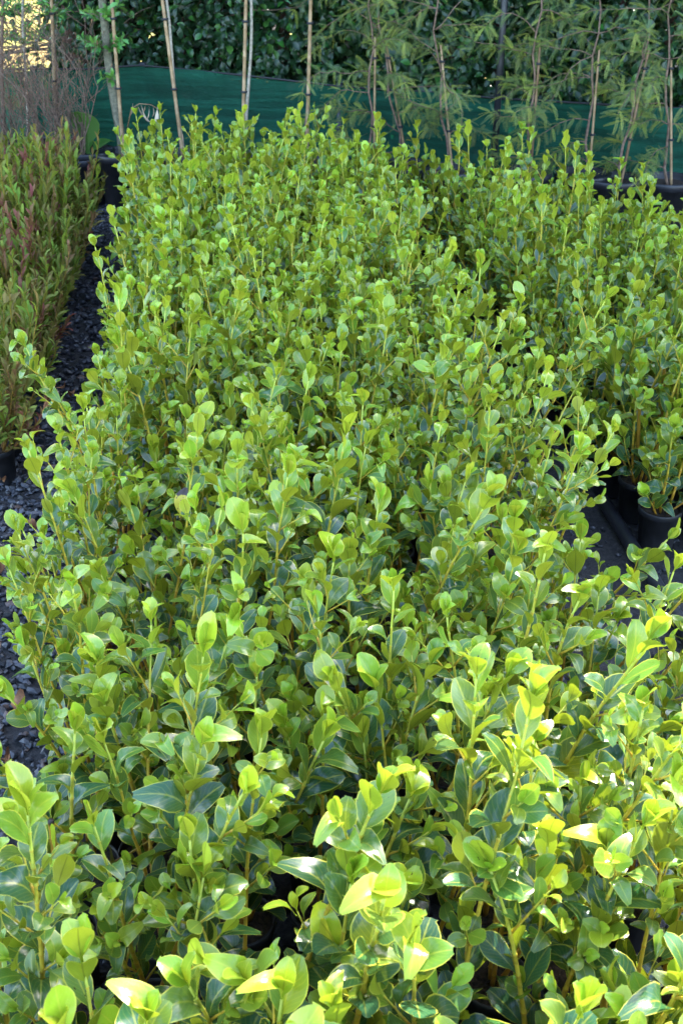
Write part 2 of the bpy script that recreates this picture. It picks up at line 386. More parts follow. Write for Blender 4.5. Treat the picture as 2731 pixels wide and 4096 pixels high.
def plant_plan(seed, nst=None, y0=.62, thick=1, lead=1.12, skirt=0, wide=1, hmin=.44, hmax=.62, Lmin=.072, Lmax=.098, lean=(0, 0), leanw=.0):
    """list of stems, each (mesh builder, leaf list)"""
    g = random.Random(seed); out = []
    nst = nst or g.choice([3, 4, 4, 5])
    lx, ly = g.uniform(-.1, .1), g.uniform(-.1, .1); H = g.uniform(hmin, hmax); Lp = g.uniform(Lmin, Lmax)
    for k in range(nst):
        a = 6.28 * k / nst + g.uniform(-.6, .6); mb = MB(); lv = []
        r = g.uniform(.0, .022); p0 = Vector((r * math.cos(a), r * math.sin(a), POT_H * .84))
        spread = g.choice([g.uniform(.02, .2), g.uniform(.1, .38)]) * wide
        d = Vector((math.cos(a) * spread + lean[0] * leanw + lx, math.sin(a) * spread + lean[1] * leanw + ly, 1))
        h = H * (g.uniform(.95, lead) if k == 0 else g.uniform(.5, .95))
        shoot(g, mb, lv, p0, d, h, g.uniform(.0036, .0052) * thick, g.uniform(.25, .52), .97, Lp, .06 if k == 0 else .03, g.uniform(.029, .041), y0=y0)
        out.append((mb, lv))
    for k in range(skirt):            # short low shoots that hang over the rim
        a = 6.28 * k / skirt + g.uniform(-.6, .6); mb = MB(); lv = []; sp = g.uniform(.5, 1.3)
        shoot(g, mb, lv, Vector((.02 * math.cos(a), .02 * math.sin(a), POT_H * .84)), Vector((math.cos(a) * sp, math.sin(a) * sp, 1)), g.uniform(.12, .26), .0032, .3, .9, Lp * .95, .05, .026, side=False)
        out.append((mb, lv))
    return out

def make_near(seed, loc, label, group, **kw):
    o = empty('potted_shrub', loc); tag(o, label, 'shrub', group)
    pot = link('pot', POT_ME, o); pot.rotation_euler = (0, 0, seed % 6); link('soil', SOIL_ME[seed % 3], pot)
    for mb, lv in plant_plan(seed, **kw):
        st = mb.build('stem', M['stem'], o)
        for m, k, y, rd in lv:
            l = link('leaf', BROAD_ME[k], st); l.matrix_basis = m; l.color = (y, rd, 0, 1)
    if seed % 7 == 3:                 # a pruned stub with a dark dry end
        g = random.Random(seed); a = g.uniform(0, 6.28); mb = MB(); d = Vector((math.cos(a) * .12, math.sin(a) * .12, 1)).normalized(); p = Vector((.012 * math.cos(a), .012 * math.sin(a), POT_H * .84)); h = g.uniform(.22, .36)
        tube(mb, [p, p + d * h * .5, p + d * (h - .012), p + d * (h - .006), p + d * h], [.0062, .0056, .0054, .0058, .005], 7, [(.35, 0, 0, 1), (.5, 0, 0, 1), (.52, 0, 0, 1), (.05, 0, 0, 1), (0, 0, 0, 1)]); mb.build('pruned_stub', M['stem'], o)
    return o
# joined plants for the far rows share a dozen meshes
FAR = []
def far_variant(seed, **kw):
    plan = plant_plan(seed, **kw); sm = MB(); fm = MB()
    stems = []
    for mb, lv in plan:
        stems.append(mb.mesh('stem', M['stem']))
        for m, k, y, rd in lv:
            V, F, U = BROAD[k]; a = np.array(m); fm.add(V @ a[:3, :3].T + a[:3, 3], F, (y, rd, 0, 1), U)
    return stems, fm.mesh('foliage', M['leaf_m'])
FAR = [far_variant(900 + k, nst=5 + k % 3, Lmin=.058, Lmax=.084, hmin=.50, hmax=.58, lead=1.05, y0=.58) for k in range(14)]
FAR_E = [far_variant(930 + k, nst=6, skirt=3, wide=1.1, Lmin=.058, Lmax=.084, hmin=.48, hmax=.57, lead=1.05, y0=.58) for k in range(6)]
FAR_R = [far_variant(950 + k, nst=5 + k % 2, skirt=4, wide=1.15, y0=.58, hmin=.46, hmax=.58, Lmin=.064, Lmax=.088) for k in range(6)]
def make_far(seed, loc, label, group, bank):
    g = random.Random(seed); stems, fol = bank[g.randrange(len(bank))]
    o = empty('potted_shrub', loc, g.uniform(0, 6.28), g.uniform(.9, 1.1)); tag(o, label, 'shrub', group)
    pot = link('pot', POT_ME, o); link('soil', SOIL_ME[seed % 3], pot)
    for s in stems: link('stem', s, o)
    tag(link('foliage', fol, o), kind='stuff')
    return o

NEAR_Y = 3.1
COLS = [-.345 + .149 * i for i in range(8)]; ROW0, DROW, NROWS = .56, .178, 32
jr = random.Random(21)
ORD = ['', 'first', 'second', 'third', 'fourth', 'fifth', 'sixth', 'seventh', 'eighth', 'ninth', 'tenth', 'eleventh', 'twelfth', 'thirteenth', 'fourteenth', 'fifteenth', 'sixteenth', 'seventeenth', 'eighteenth', 'nineteenth', 'twentieth']
ORD += ['twenty-' + w_ for w_ in ORD[1:10]] + ['thirtieth', 'thirty-first', 'thirty-second', 'thirty-third']
WIDE = {}
for j in range(NROWS):
    for i, x in enumerate(COLS):
        y = ROW0 + DROW * j
        if y > 6.12 - .05 * i: continue
        WIDE[(i, j)] = (x + jr.uniform(-.018, .018), y + jr.uniform(-.018, .018))
LAST = {i: max(j for (a, j) in WIDE if a == i) for i in range(len(COLS))}
for (i, j), (px, py) in WIDE.items():
    y = ROW0 + DROW * j; seed = 100 + j * 10 + i; kw = {}
    if i == 0: kw = dict(lean=(-1, 0), leanw=jr.uniform(.1, .3) if y < 1.9 else jr.uniform(0, .1), skirt=3 if y < 1.9 else 1)
    if i == 7: kw = dict(lean=(1, 0), leanw=jr.uniform(.08, .3), skirt=4)
    Lm = .090 + (.074 - .090) * min(1, max(0, (y - .8) / 1.8)); kw.update(Lmin=Lm * .84, Lmax=Lm * 1.18, nst=jr.choice([3, 3, 4, 4]) if y < 2 else jr.choice([4, 4, 5, 5]), hmin=.42, hmax=.66, y0=.62 + .16 * min(1, max(0, (2.2 - y) / 1.2)), thick=1 + .25 * min(1, max(0, (2.2 - y) / 1.2)))
    look = 'large leaved' if y < 1.7 else ('broad leaved' if y < NEAR_Y else 'small leaved')
    row = ORD[LAST[i] - j + 1]
    if i == 0: lab, gr = '%s potted shrub along the gravel path, %s from the fence end' % (look, row), 'wide block shrubs along the gravel path'
    elif i == 7: lab, gr = '%s potted shrub beside the narrow gap, %s from the fence end' % (look, row), 'wide block shrubs along the narrow gap'
    else: lab, gr = '%s potted shrub %s from the gravel path, %s row from the fence' % (look, ORD[i + 1], row), 'shrubs packed inside the wide block'
    if y < NEAR_Y: make_near(seed, (px, py, .003), lab, gr, **kw)
    else: make_far(seed, (px, py, .003), lab, gr, FAR_E if i in (0, 7) else FAR)
yp = at_z(715, 2010, .66); best = min(WIDE, key=lambda k: (WIDE[k][0] - yp.x) ** 2 + (WIDE[k][1] - yp.y) ** 2)
host = [o for o in col.objects if o.name.startswith('potted_shrub') and abs(o.location.x - WIDE[best][0]) < .001 and abs(o.location.y - WIDE[best][1]) < .001][0]
host['label'] = 'broad leaved potted shrub holding one yellow leaf with a black tip'
q = N('yellowing_leaf'); su = q.n('SeparateXYZ'); q.l(q.n('UVMap').outputs[0], su.inputs[0]); nz = q.noise(q.n('TexCoord').outputs['Object'], 9, 3)
M['yellow'] = q.done(q.bsdf(q.mix(q.ramp(q.math('MULTIPLY_ADD', nz, .3, su.outputs[1]), .86, .9), q.mix(q.ramp(nz, .62, .66), (.42, .34, .03), (.1, .06, .02)), (.03, .018, .014)), .5))
yl = link('yellow_leaf', unit_mesh('yellow_leaf', BROAD_FINE[2], M['yellow']), host); yl['label'] = 'yellow leaf with a black withered tip'
yl.matrix_basis = leaf_matrix(Vector((yp.x - WIDE[best][0], yp.y - WIDE[best][1], .62)), Vector((0, 0, 1)), 4.4, .35, .07) @ Matrix.Diagonal((.6, 1, 1, 1))
# right-hand block, turned a little, its far end cut off along the fence
ax = Vector((-.08, 1, 0)).normalized(); ac = Vector((1, .08, 0)).normalized()
for c in range(5):
    for j in range(17):
        p = Vector((1.23, 2.84, .003)) + ac * (.178 * c) + ax * (.178 * j) + Vector((jr.uniform(-.015, .015), jr.uniform(-.015, .015), 0))
        if p.y > 5.7 - .8 * max(0, p.x - 1.0): continue
        if c == 0: lab, gr = 'potted shrub edging the narrower block along the gap, %s from the pipe end' % ORD[j + 1], 'edge shrubs of the narrower block'
        else: lab, gr = 'narrower block potted shrub, %s in from the gap, %s row from the pipe' % (ORD[c + 1], ORD[j + 1]), 'inner shrubs of the narrower block'
        if p.y < 3.5: make_near(5000 + c * 20 + j, tuple(p), lab, gr, hmin=.42, hmax=.58, skirt=3, wide=1.15)
        else: make_far(5000 + c * 20 + j, tuple(p), lab, gr, FAR_R)

# ------------------------------------------------------------------ narrow-leaved bronze plants on the left
NARROW = [leaf_shape(2, 5, lr.uniform(.19, .27), lr.uniform(.58, .7), lr.uniform(-.1, .4), lr.uniform(.05, .3), lr.uniform(0, .02), lr.uniform(0, 6), lr.uniform(-.4, .4), pet=.06, tipw=.3) for _ in range(6)]
def narrow_variant(seed):
    g = random.Random(seed); fm = MB(); stems = []
    purple = g.random()
    for k in range(22):
        sm = MB(); a = g.uniform(0, 6.28); sp = g.uniform(.05, .8) if k < 13 else g.uniform(.9, 2.6); h = g.uniform(.26, .48) if k < 13 else g.uniform(.18, .34)
        pts = [Vector((.02 * math.cos(a), .02 * math.sin(a), POT_H * .84))]; d = Vector((math.cos(a) * sp, math.sin(a) * sp, 1)).normalized(); n = 16
        pb = g.choice([0, .15, .4, .7, 1]) * (.5 + .7 * purple)
        for i in range(n):
            d = (d + Vector((g.uniform(-.1, .1), g.uniform(-.1, .1), .08))).normalized(); pts.append(pts[-1] + d * h / n)
        tube(sm, pts, [.0022 * (1 - .6 * i / n) for i in range(n + 1)], 5, [(.3 + .25 * i / n, 0, 0, 1) for i in range(n + 1)])
        stems.append(sm.mesh('stem', M['stem']))
        for i in range(2, n + 1):
            T = (pts[min(i + 1, n)] - pts[i - 1]).normalized()
            for q in range(2):
                m = np.array(leaf_matrix(pts[i], T, g.uniform(0, 6.28), g.uniform(.15, .75) * (1.25 - .6 * i / n), g.uniform(.04, .075), g.uniform(-.5, .5)))
                V, F, U = NARROW[g.randrange(6)]
                fm.add(V @ m[:3, :3].T + m[:3, 3], F, (max(0, min(1, pb + g.uniform(-.3, .3))), g.random(), 0, 1), U)
    return stems, fm.mesh('foliage', M['dodo'])
NV = [narrow_variant(40 + k) for k in range(8)]
NCNT = {}
for c in range(6):
    for j in range(21, -1, -1):
        p = Vector((-.80 - .15 * c + jr.uniform(-.02, .02), 2.85 + .16 * j + jr.uniform(-.02, .02), .003))
        if p.y > 6.05 or p.y < 3.35 + .5 * c: continue
        NCNT[c] = NCNT.get(c, 0) + 1
        stems, fol = NV[jr.randrange(8)]
        o = empty('narrow_leaved_shrub', p, jr.uniform(0, 6.28), jr.uniform(.82, 1.18))
        if c == 0: tag(o, 'narrow leaved potted shrub spilling over the gravel path, %s from the fence end' % ORD[NCNT[c]], 'shrub', 'narrow leaved shrubs beside the gravel path')
        else: tag(o, 'narrow leaved potted shrub, %s row back from the path, %s from the fence end' % (ORD[c + 1], ORD[NCNT[c]]), 'shrub', 'narrow leaved shrubs behind the path row')
        pot = link('pot', POT_ME, o); link('soil', SOIL_ME[0], pot)
        for s in stems: link('stem', s, o)
        tag(link('foliage', fol, o), kind='stuff')

# ------------------------------------------------------------------ fallen leaves on the gravel
for k in range(26):
    x = jr.uniform(-.80, -.50); y = jr.uniform(1.9, 4.4)
    L = jr.uniform(.035, .06); mb = MB(); V, F, U = BROAD[16 + k % 4]; mb.add(V * L, F, uv=U)
    o = mb.build('fallen_leaf', M['dead']); o.location = (x, y, .042); o.rotation_euler = (jr.uniform(-.4, .4), jr.uniform(-.6, .6) + (math.pi if k % 2 else 0), jr.uniform(0, 6.28))
    tag(o, 'curled brown dead leaf lying on the black gravel path', 'leaf', 'dead leaves on the gravel')

# ------------------------------------------------------------------ black pipe and trays in the right-hand gap
mb = MB(); pa = at_z(2560, 2240, .03); pb_ = at_z(2760, 2560, .03); dv = (pb_ - pa).normalized()
tube(mb, [pa - dv * .35, pa, pb_, pb_ + dv * .5], [.021] * 4, 14); o = mb.build('irrigation_pipe', M['pipe'])
tag(o, 'black plastic irrigation pipe lying on the ground in the narrow gap', 'pipe')

# ------------------------------------------------------------------ shade-cloth fence
FA, FB = Vector((-.95, 7.45, 0)), Vector((2.6, 6.32, 0))
fd = (FB - FA).normalized(); fn = Vector((-fd.y, fd.x, 0))
def fence_top(px, py): return at_plane(px, py, FA, fn)
tp = [fence_top(x, y) for x, y in ((560, 262), (700, 275), (1000, 305), (1350, 346), (1700, 370), (2000, 395), (2400, 418), (2731, 436))]
end = FB + fd * 1.6; tp.append(Vector((end.x, end.y, tp[-1].z - .02)))
corner = tp[0].copy(); la = Vector((corner.x - 2.6, corner.y + .25, corner.z + .0))
left_tops = [la, Vector((corner.x - 1.3, corner.y + .12, corner.z - .035)), Vector((corner.x - .65, corner.y + .06, corner.z - .02)), Vector((corner.x - .3, corner.y + .03, corner.z - .022))]
tops = left_tops + tp
fence = empty('shade_cloth_fence', (corner.x, corner.y, 0)); inv = Matrix.Translation(-fence.location)
tag(fence, 'low dark green shade cloth fence stretched behind the saplings', 'fence')
mb = MB(); V = []; U = []; F = []; dist = 0; NXS = []
for a, b in zip(tops, tops[1:]):
    n = max(2, int((b - a).length / .04))
    for k in range(n): NXS.append(a.lerp(b, k / n))
NXS.append(tops[-1]); NV_ = 14; fr = np.random.RandomState(2); dist = 0
for i, t in enumerate(NXS):
    if i: dist += (t - NXS[i - 1]).length
    for k in range(NV_ + 1):
        v = k / NV_; z = .02 + (t.z - .02 + .008 * math.sin(dist * 9)) * v
        off = .02 * math.sin(dist * 5 + v * 2) + .007 * math.sin(dist * 31 + v * 9) + .010 * math.sin(dist * 13 + v * 5) * (1 - v) + .02 * math.sin(v * 3.1) * math.sin(dist * 2.1)
        V.append((t.x - fence.location.x + fn.x * off, t.y - fence.location.y + fn.y * off, z)); U.append((dist, z))
for i in range(len(NXS) - 1):
    for k in range(NV_): a = i * (NV_ + 1) + k; F.append((a, a + NV_ + 1, a + NV_ + 2, a + 1))
mb.add(V, F, uv=U); mb.build('cloth', M['cloth'], fence)
mb = MB(); tube(mb, [(t.x - fence.location.x, t.y - fence.location.y, t.z + .008 * math.sin(0) + .002) for t in NXS], [.006] * len(NXS), 6); mb.build('top_hem', M['tie'], fence)
for q in (0, 2, 4, 7, 9, 11, 12):
    t = tops[q]; mb = MB(); b = Vector((t.x - fence.location.x + fn.x * .05, t.y - fence.location.y + fn.y * .05, 0))
    tube(mb, [b, b + Vector((0, 0, t.z + .01))], [.022, .022], 10); mb.build('post', M['pot'], fence)

# ------------------------------------------------------------------ hedge behind
HL = [leaf_shape(2, 4, lr.uniform(.5, .62), .5, lr.uniform(.1, .6), .2, .03, lr.uniform(0, 6), 0, pet=.1) for _ in range(5)]
HS = [leaf_shape(2, 3, .6, .5, .4, .2, 0, 0, 0, pet=.08) for _ in range(3)]
def hedge_line(x): return 8.3 - .32 * (x + .95)
def hedge_top(x):  # unseen top line, shaped to drop rightwards so sun reaches the near right corner
    base = 6.9 if x < 2.95 else (6.9 - 1.9 * (x - 2.95) / .8 if x < 3.75 else 5.0)
    return base + .16 * math.sin(x * 5.1) + .1 * math.sin(x * 11.7 + 1)
hr = np.random.RandomState(8)
hedge = empty('hedge', (0.6, hedge_line(.6), 0)); tag(hedge, 'tall dense dark green hedge rising behind the green fence', 'hedge')
HO = np.array([.6, hedge_line(.6), 0])
def rand_leaf(mb, p, L, out, shapes, data):
    D = Vector((hr.normal(0, .5) + out.x * .4, hr.normal(0, .5) + out.y * .4, hr.normal(-.1, .5))); Nn = Vector((out.x + hr.normal(0, .5), out.y + hr.normal(0, .5), .7 + hr.normal(0, .4)))
    if D.length < .1: D = Vector((1, 0, 0))
    m = np.array(rot_frame(D, Nn)) * L; V, F, U = shapes[hr.randint(len(shapes))]
    mb.add(V @ m.T + p, F, data, U)
mb = MB(); outv = Vector((-fn.x, -fn.y, 0))
CL = [(hr.uniform(-5, 7), hr.uniform(.2, 2.0), hr.uniform(.0, 1)) for _ in range(160)]
def left_thin(x, z): return -2.35 < x < -1.1 and z < 2.2
nlow = 0
while nlow < 22000:
    x = hr.uniform(-2.6, 3.8); z = hr.uniform(.25, 1.9)
    if left_thin(x, z) and hr.rand() < .86: nlow += 1; continue
    dep = abs(hr.normal(0, .22)) + .10 * math.sin(x * 6 + z * 5) + .06 * math.sin(x * 17 - z * 11)
    y = hedge_line(x) - .25 + dep
    yo = .0 if hr.rand() < .8 else hr.uniform(.3, 1)
    rand_leaf(mb, np.array([x, y, z]) - HO, hr.uniform(.05, .085), outv, HL, (yo, hr.rand(), 0, 1)); nlow += 1
for k in range(20000):
    x = hr.uniform(-5, 6); z = hr.uniform(.02, 1.9)
    if left_thin(x, z): continue
    rand_leaf(mb, np.array([x, hedge_line(x) + .45 + abs(hr.normal(0, .25)), z]) - HO, hr.uniform(.13, .22), outv, HS, (0, hr.rand(), 0, 1))
tag(mb.build('foliage', M['hedge'], hedge), kind='stuff')
mb = MB(); nup = 0  # unseen upper hedge, packed with large leaves to keep sun off the rows
while nup < 84000:
    x = hr.uniform(-6, 9); top = hedge_top(x); z = hr.uniform(1.5 if -2.8 < x < 4 else .1, top); nup += 1
    if -2.4 < x < -1.3 and z < 2.4 and hr.rand() < .75: continue
    y = hedge_line(x) + hr.normal(.15, .32)
    rand_leaf(mb, np.array([x, y, z]) - HO, hr.uniform(.17, .26), outv, HS, (.1, hr.rand(), 0, 1))
tag(mb.build('upper_foliage', M['hedge'], hedge), kind='stuff')
for k in range(15):
    x = -.9 + .33 * k + hr.uniform(-.08, .08); mb = MB(); y = hedge_line(x) + .2 + hr.uniform(-.08, .12); pts = []
    for q in range(8): pts.append((x - HO[0] + .05 * math.sin(q * 1.3 + k), y - HO[1] + .04 * math.cos(q + k), q * .5))
    tube(mb, pts, [.04 - .003 * q for q in range(8)], 8); mb.build('trunk', M['bark'], hedge)
# thick trunk tree at the left with bare brown twigs
def twigs(mb, g, p, d, length, r, depth):
    n = 5; pts = [Vector(p)]; d = Vector(d).normalized()
    for i in range(n):
        d = (d + Vector((g.uniform(-1, 1), g.uniform(-1, 1), g.uniform(-.6, .8))) * .22).normalized(); pts.append(pts[-1] + d * length / n)
    tube(mb, pts, [max(.0008, r * (1 - .6 * i / n)) for i in range(n + 1)], 5 if depth else 7, cap=False)
    ends = [pts[-1]]
    if depth:
        for k in range(4 if depth > 1 else 3):
            i = g.randint(1, n); ends += twigs(mb, g, pts[i], d + Vector((g.uniform(-1, 1), g.uniform(-1, 1), g.uniform(-.3, .7))), length * g.uniform(.45, .75), r * .55, depth - 1)
    return ends
tx = fence_top(315, 200); tpos = CAMP + (tx - CAMP) * 1.14; g = random.Random(77)
tree = empty('conifer_tree', (tpos.x, tpos.y, 0)); tag(tree, 'thick reddish brown tree trunk with bare twigs behind the green fence', 'tree')
mb = MB(); pts = [Vector((.02 * math.sin(q * 1.1), .02 * math.cos(q * .8), q * .35)) for q in range(14)]
tube(mb, pts, [.125 - .004 * q + (.03 if q == 0 else 0) for q in range(14)], 14); mb.build('trunk', M['bark'], tree)
mb = MB(); fmb = MB()
for k in range(70):
    z = g.uniform(.5, 1.9); a = g.uniform(0, 6.28)
    e = twigs(mb, g, (0, 0, z), (math.cos(a), math.sin(a), g.uniform(-.3, .3)), g.uniform(.5, 1.1), .009, 2)
    for p in e:
        for q in range(7 if z > .85 else 1):
            rand_leaf(fmb, np.array(p) + hr.normal(0, .05, 3), hr.uniform(.04, .08), outv, NARROW, (.0, hr.rand(), 0, 1))
tag(mb.build('branches', M['twig'], tree), kind='stuff'); tag(fmb.build('foliage', M['sprout'], tree), kind='stuff')
fmb = MB()
for k in range(9000):
    rr = abs(hr.normal(0, .9)); a = hr.uniform(0, 6.28)
    rand_leaf(fmb, np.array([rr * math.cos(a), .4 * rr * math.sin(a), hr.uniform(2.2, 6.5)]), hr.uniform(.14, .22), outv, HS, (.1, hr.rand(), 0, 1))
tag(fmb.build('crown', M['hedge'], tree), kind='stuff')

# ------------------------------------------------------------------ saplings along the fence
BIG_POT = pot_mesh(.15, .30, M['pot']); BIG_SOIL = soil_mesh(.139, .262, 9)
def bamboo(p0, p1, r, parent, mat='bamboo'):
    mb = MB(); p0 = Vector(p0); p1 = Vector(p1); T = (p1 - p0).normalized(); L = (p1 - p0).length; pts = []; rd = []; s = 0
    pts.append(p0); rd.append(r)
    s = .1
    while s < L - .02:
        for o, q in ((-.004, 1), (0, 1.14), (.004, 1)): pts.append(p0 + T * (s + o)); rd.append(r * q * (1 - .2 * s / L))
        s += .16 + .03 * math.sin(s * 17)
    pts.append(p1); rd.append(r * .8); tube(mb, pts, rd, 9); return mb.build('bamboo_stake', M[mat], parent)
def tie(p, r, parent):
    mb = MB(); lathe(mb, [(r, -.006), (r + .003, -.005), (r + .003, .005), (r, .006), (r - .001, 0)], 12); o = mb.build('tie', M['tie'], parent); o.location = p; return o
def frond(n, L, seed):
    g = random.Random(seed); mb = MB(); V = []; F = []; U = []
    bend = g.uniform(.1, .5)
    def axis(t): return Vector((.04 * math.sin(t * 3 + seed), t, -bend * t * t))
    pts = [axis(t / 6) for t in range(7)]; tube(mb, pts, [.010 - .001 * k for k in range(7)], 3, cap=False)
    for k in range(n):
        t = .12 + .86 * k / (n - 1); p = axis(t); l = .105 * math.sin(.5 + 2.3 * t * .9) + .02
        for s in (-1, 1):
            e = p + Vector((s * l, l * .35, .02)); q = Vector((0, .024, 0)); b = len(V)
            V += [tuple(p), tuple(p + Vector((s * l * .6, l * .2, .012)) - q * .6), tuple(e), tuple(p + Vector((s * l * .5, l * .2, .012)) + q)]
            F.append((b, b + 1, b + 2, b + 3) if s > 0 else (b + 3, b + 2, b + 1, b)); U += [(.5, 0), (.4, .5), (.5, 1), (.6, .5)]
    mb.add(V, F, uv=U); return mb.mesh('leaf', M['kowhai'], smooth=False)
FROND = [frond(13, 1, k) for k in range(6)]
def kowhai(seed, base, stake_top, h, spread, label, nb=9):
    g = random.Random(seed); o = empty('feathery_sapling', base); tag(o, label, 'tree', 'feathery saplings in pots along the green fence')
    pot = link('pot', BIG_POT, o); link('soil', BIG_SOIL, pot)
    st = Vector(stake_top) - Vector(base); sb = Vector((.03, -.02, .2)); k0 = (st - sb)
    bamboo(sb, st, .0072, o, 'bamboo_dark' if seed % 2 else 'bamboo')
    mb = MB(); n = 14; pts = []
    for i in range(n + 1):
        f = i / n; z = .25 + (h - .25) * f; u = min(1.2, (z - .2) / max(.3, st.z - .2)); c = sb.lerp(st, u) if u <= 1 else st + (st - sb) * (u - 1) * .5
        pts.append(Vector((c.x - .022 + .016 * math.sin(i * 1.7 + seed), c.y + .015 * math.cos(i * 1.3 + seed), z)))
    tube(mb, pts, [.008 * (1 - .75 * i / n) for i in range(n + 1)], 6); stem = mb.build('stem', M['twig'], o)
    for z in (.5, .85): 
        c = sb.lerp(st, (z - .2) / (st.z - .2)); tie(c, .012, o)
    for b in range(nb):
        f = .14 + .8 * b / nb + g.uniform(-.03, .03); i = int(f * n); p = pts[i]; a = g.uniform(0, 6.28); L = spread * g.uniform(.55, 1.1) * (1 if f > .35 else .7)
        d = Vector((math.cos(a), math.sin(a) * .7, g.uniform(.1, .8))).normalized(); bm = MB(); bp = [p.copy()]; m = 9
        for q in range(m):
            d = (d + Vector((g.uniform(-1, 1) * .35, g.uniform(-1, 1) * .35, g.uniform(-.45, .25)))).normalized(); bp.append(bp[-1] + d * L / m)
        tube(bm, bp, [.0032 * (1 - .7 * q / m) for q in range(m + 1)], 5); br = bm.build('branch', M['twig'], o)
        for q in range(1, m + 1):
            for s in range(6):
                T = (bp[q] - bp[q - 1]).normalized(); A, B = frame_of(T); aa = g.uniform(0, 6.28)
                D = T * .5 + A * math.cos(aa) + B * math.sin(aa); D.z = D.z * .6 - .15
                m4 = Matrix.Translation(bp[q]) @ rot_frame(D, Vector((g.uniform(-.3, .3), -.45 + g.uniform(-.4, .4), 1))).to_4x4() @ Matrix.Scale(g.uniform(.05, .095), 4)
                l = link('leaf', FROND[g.randrange(6)], br); l.matrix_basis = m4; l.color = (g.choice([0, 0, .1, .25, .5, .9]) if q < m else .8, g.random(), 0, 1)
    return o
def on_fence(px, py, off): return at_plane(px, py, FA - fn * off, fn)
# (stake bottom px, stake top px, distance before the fence)
KW = [((1478, 560), (1500, 150), .42, 'feathery sapling whose stake stands closest to the wide block'),
      ((1615, 650), (1545, 180), .40, 'feathery sapling tied to a left leaning stake beside the gap between blocks'),
      ((1785, 570), (1762, 180), .45, 'feathery sapling on an upright stake left of the black pole'),
      ((2112, 560), (2158, 190), .42, 'feathery sapling just past the black pole with drooping branch ends'),
      ((2345, 585), (2395, 200), .38, 'feathery sapling on a dark thin stake between two pale stakes'),
      ((2490, 580), (2592, 200), .45, 'feathery sapling tied to a strongly slanting bamboo stake'),
      ((2665, 690), (2682, 240), .42, 'feathery sapling on a pale stake in the last pot along the fence')]
for k, (b, t, off, lab) in enumerate(KW):
    tb = on_fence(*b, off); tt = on_fence(*t, off)
    d = (tt - tb); base = tb + d * ((.28 - tb.z) / d.z) if abs(d.z) > .05 else tb
    kowhai(60 + k, (base.x, base.y, .002), tuple(tt), 1.75, .52, lab, 16)
# black pole
p = on_fence(1984, 500, .12); mb = MB(); tube(mb, [(0, 0, 0), (0, 0, .8), (0, 0, 2.3)], [.019, .019, .019], 12); o = mb.build('black_pole', M['pipe']); o.location = (p.x, p.y, .002)
tag(o, 'tall straight black pole standing against the green fence', 'pole')

def sapling(seed, base_px, top_px, off, label, stem_mat, r, stake_px=None, leaves=None, pot=True, h=2.4, group=None):
    g = random.Random(seed); tb = on_fence(*base_px, off); tt = on_fence(*top_px, off); d = tt - tb; base = tb + d * ((.28 - tb.z) / d.z)
    o = empty('staked_sapling', (base.x, base.y, .002)); tag(o, label, 'tree', group)
    if pot: pt = link('pot', BIG_POT, o); link('soil', BIG_SOIL, pt)
    dirv = d.normalized(); mb = MB(); n = 16; pts = []
    L = h
    for i in range(n + 1):
        c = Vector((0, 0, .24)) + dirv * (L * i / n); pts.append(c + Vector((.008 * math.sin(i * 1.1 + seed), .008 * math.cos(i * 1.7), 0)))
    tube(mb, pts, [r * (1 - .5 * i / n) for i in range(n + 1)], 8); mb.build('stem', M[stem_mat], o)
    if stake_px:
        s0 = on_fence(*stake_px[0], off + .05); s1 = on_fence(*stake_px[1], off + .05); dd = (s1 - s0).normalized(); s0 = s0 - dd * max(0, (s0.z - .24) / dd.z)
        s0 -= o.location; e = s0 + dd * 1.6; bamboo(s0, e, .0105, o)
        for z in (.42, .78): c = s0 + dd * z; tie(c, .016, o)
    if leaves:
        z0, z1, nl, Lf, shapes, mat, spread = leaves; fm = MB(); bm = MB()
        for k in range(nl):
            z = g.uniform(z0, z1); i = min(n - 1, int((z - .24) / (dirv.z * L) * n)); p = pts[i]; a = g.uniform(0, 6.28)
            q = Vector((math.cos(a), math.sin(a), .5)) * g.uniform(.05, spread) + p; bp = [p, p.lerp(q, .5) + Vector((0, 0, .02)), q]; tube(bm, bp, [.003, .0025, .001], 5)
            for s in range(9):
                f = .2 + .8 * s / 8; pp = p.lerp(q, f); T = (q - p).normalized(); m = np.array(leaf_matrix(pp, T, g.uniform(0, 6.28), g.uniform(.5, 1.1), Lf * g.uniform(.7, 1.15), g.uniform(-.4, .4)))
                V, F, U = shapes[g.randrange(len(shapes))]; fm.add(V @ m[:3, :3].T + m[:3, 3], F, (g.uniform(.1, .8), g.random(), 0, 1), U)
        tag(bm.build('twigs', M['twig'], o), kind='stuff'); tag(fm.build('foliage', M[mat], o), kind='stuff')
    return o
OBOV = [leaf_shape(2, 4, .38, .62, .3, .15, .02, k, 0, pet=.1) for k in range(3)]
sapling(1, (480, 540), (412, 40), .45, 'thick grey stemmed sapling with leafy sprouts in a large black pot', 'grey_bark', .026, ((490, 560), (452, 60)), (.8, 1.5, 36, .06, OBOV, 'sprout', .2))
sapling(2, (712, 410), (664, 0), .40, 'pale thin stemmed sapling tied to a tilted bamboo stake with black bands', 'pale_bark', .008, ((700, 380), (650, 0)), (1.5, 2.3, 14, .06, OBOV, 'sprout', .2))
sapling(3, (990, 430), (1003, 0), .40, 'pale bare twin stemmed sapling standing straight behind the wide block', 'pale_bark', .009, ((975, 400), (984, 0)), (1.5, 2.3, 14, .06, OBOV, 'sprout', .2))
sapling(4, (1226, 410), (1246, 0), .40, 'bare sapling hidden by one upright tan bamboo stake', 'twig', .006, ((1232, 410), (1243, 0)), (1.45, 2.3, 14, .06, OBOV, 'sprout', .2))
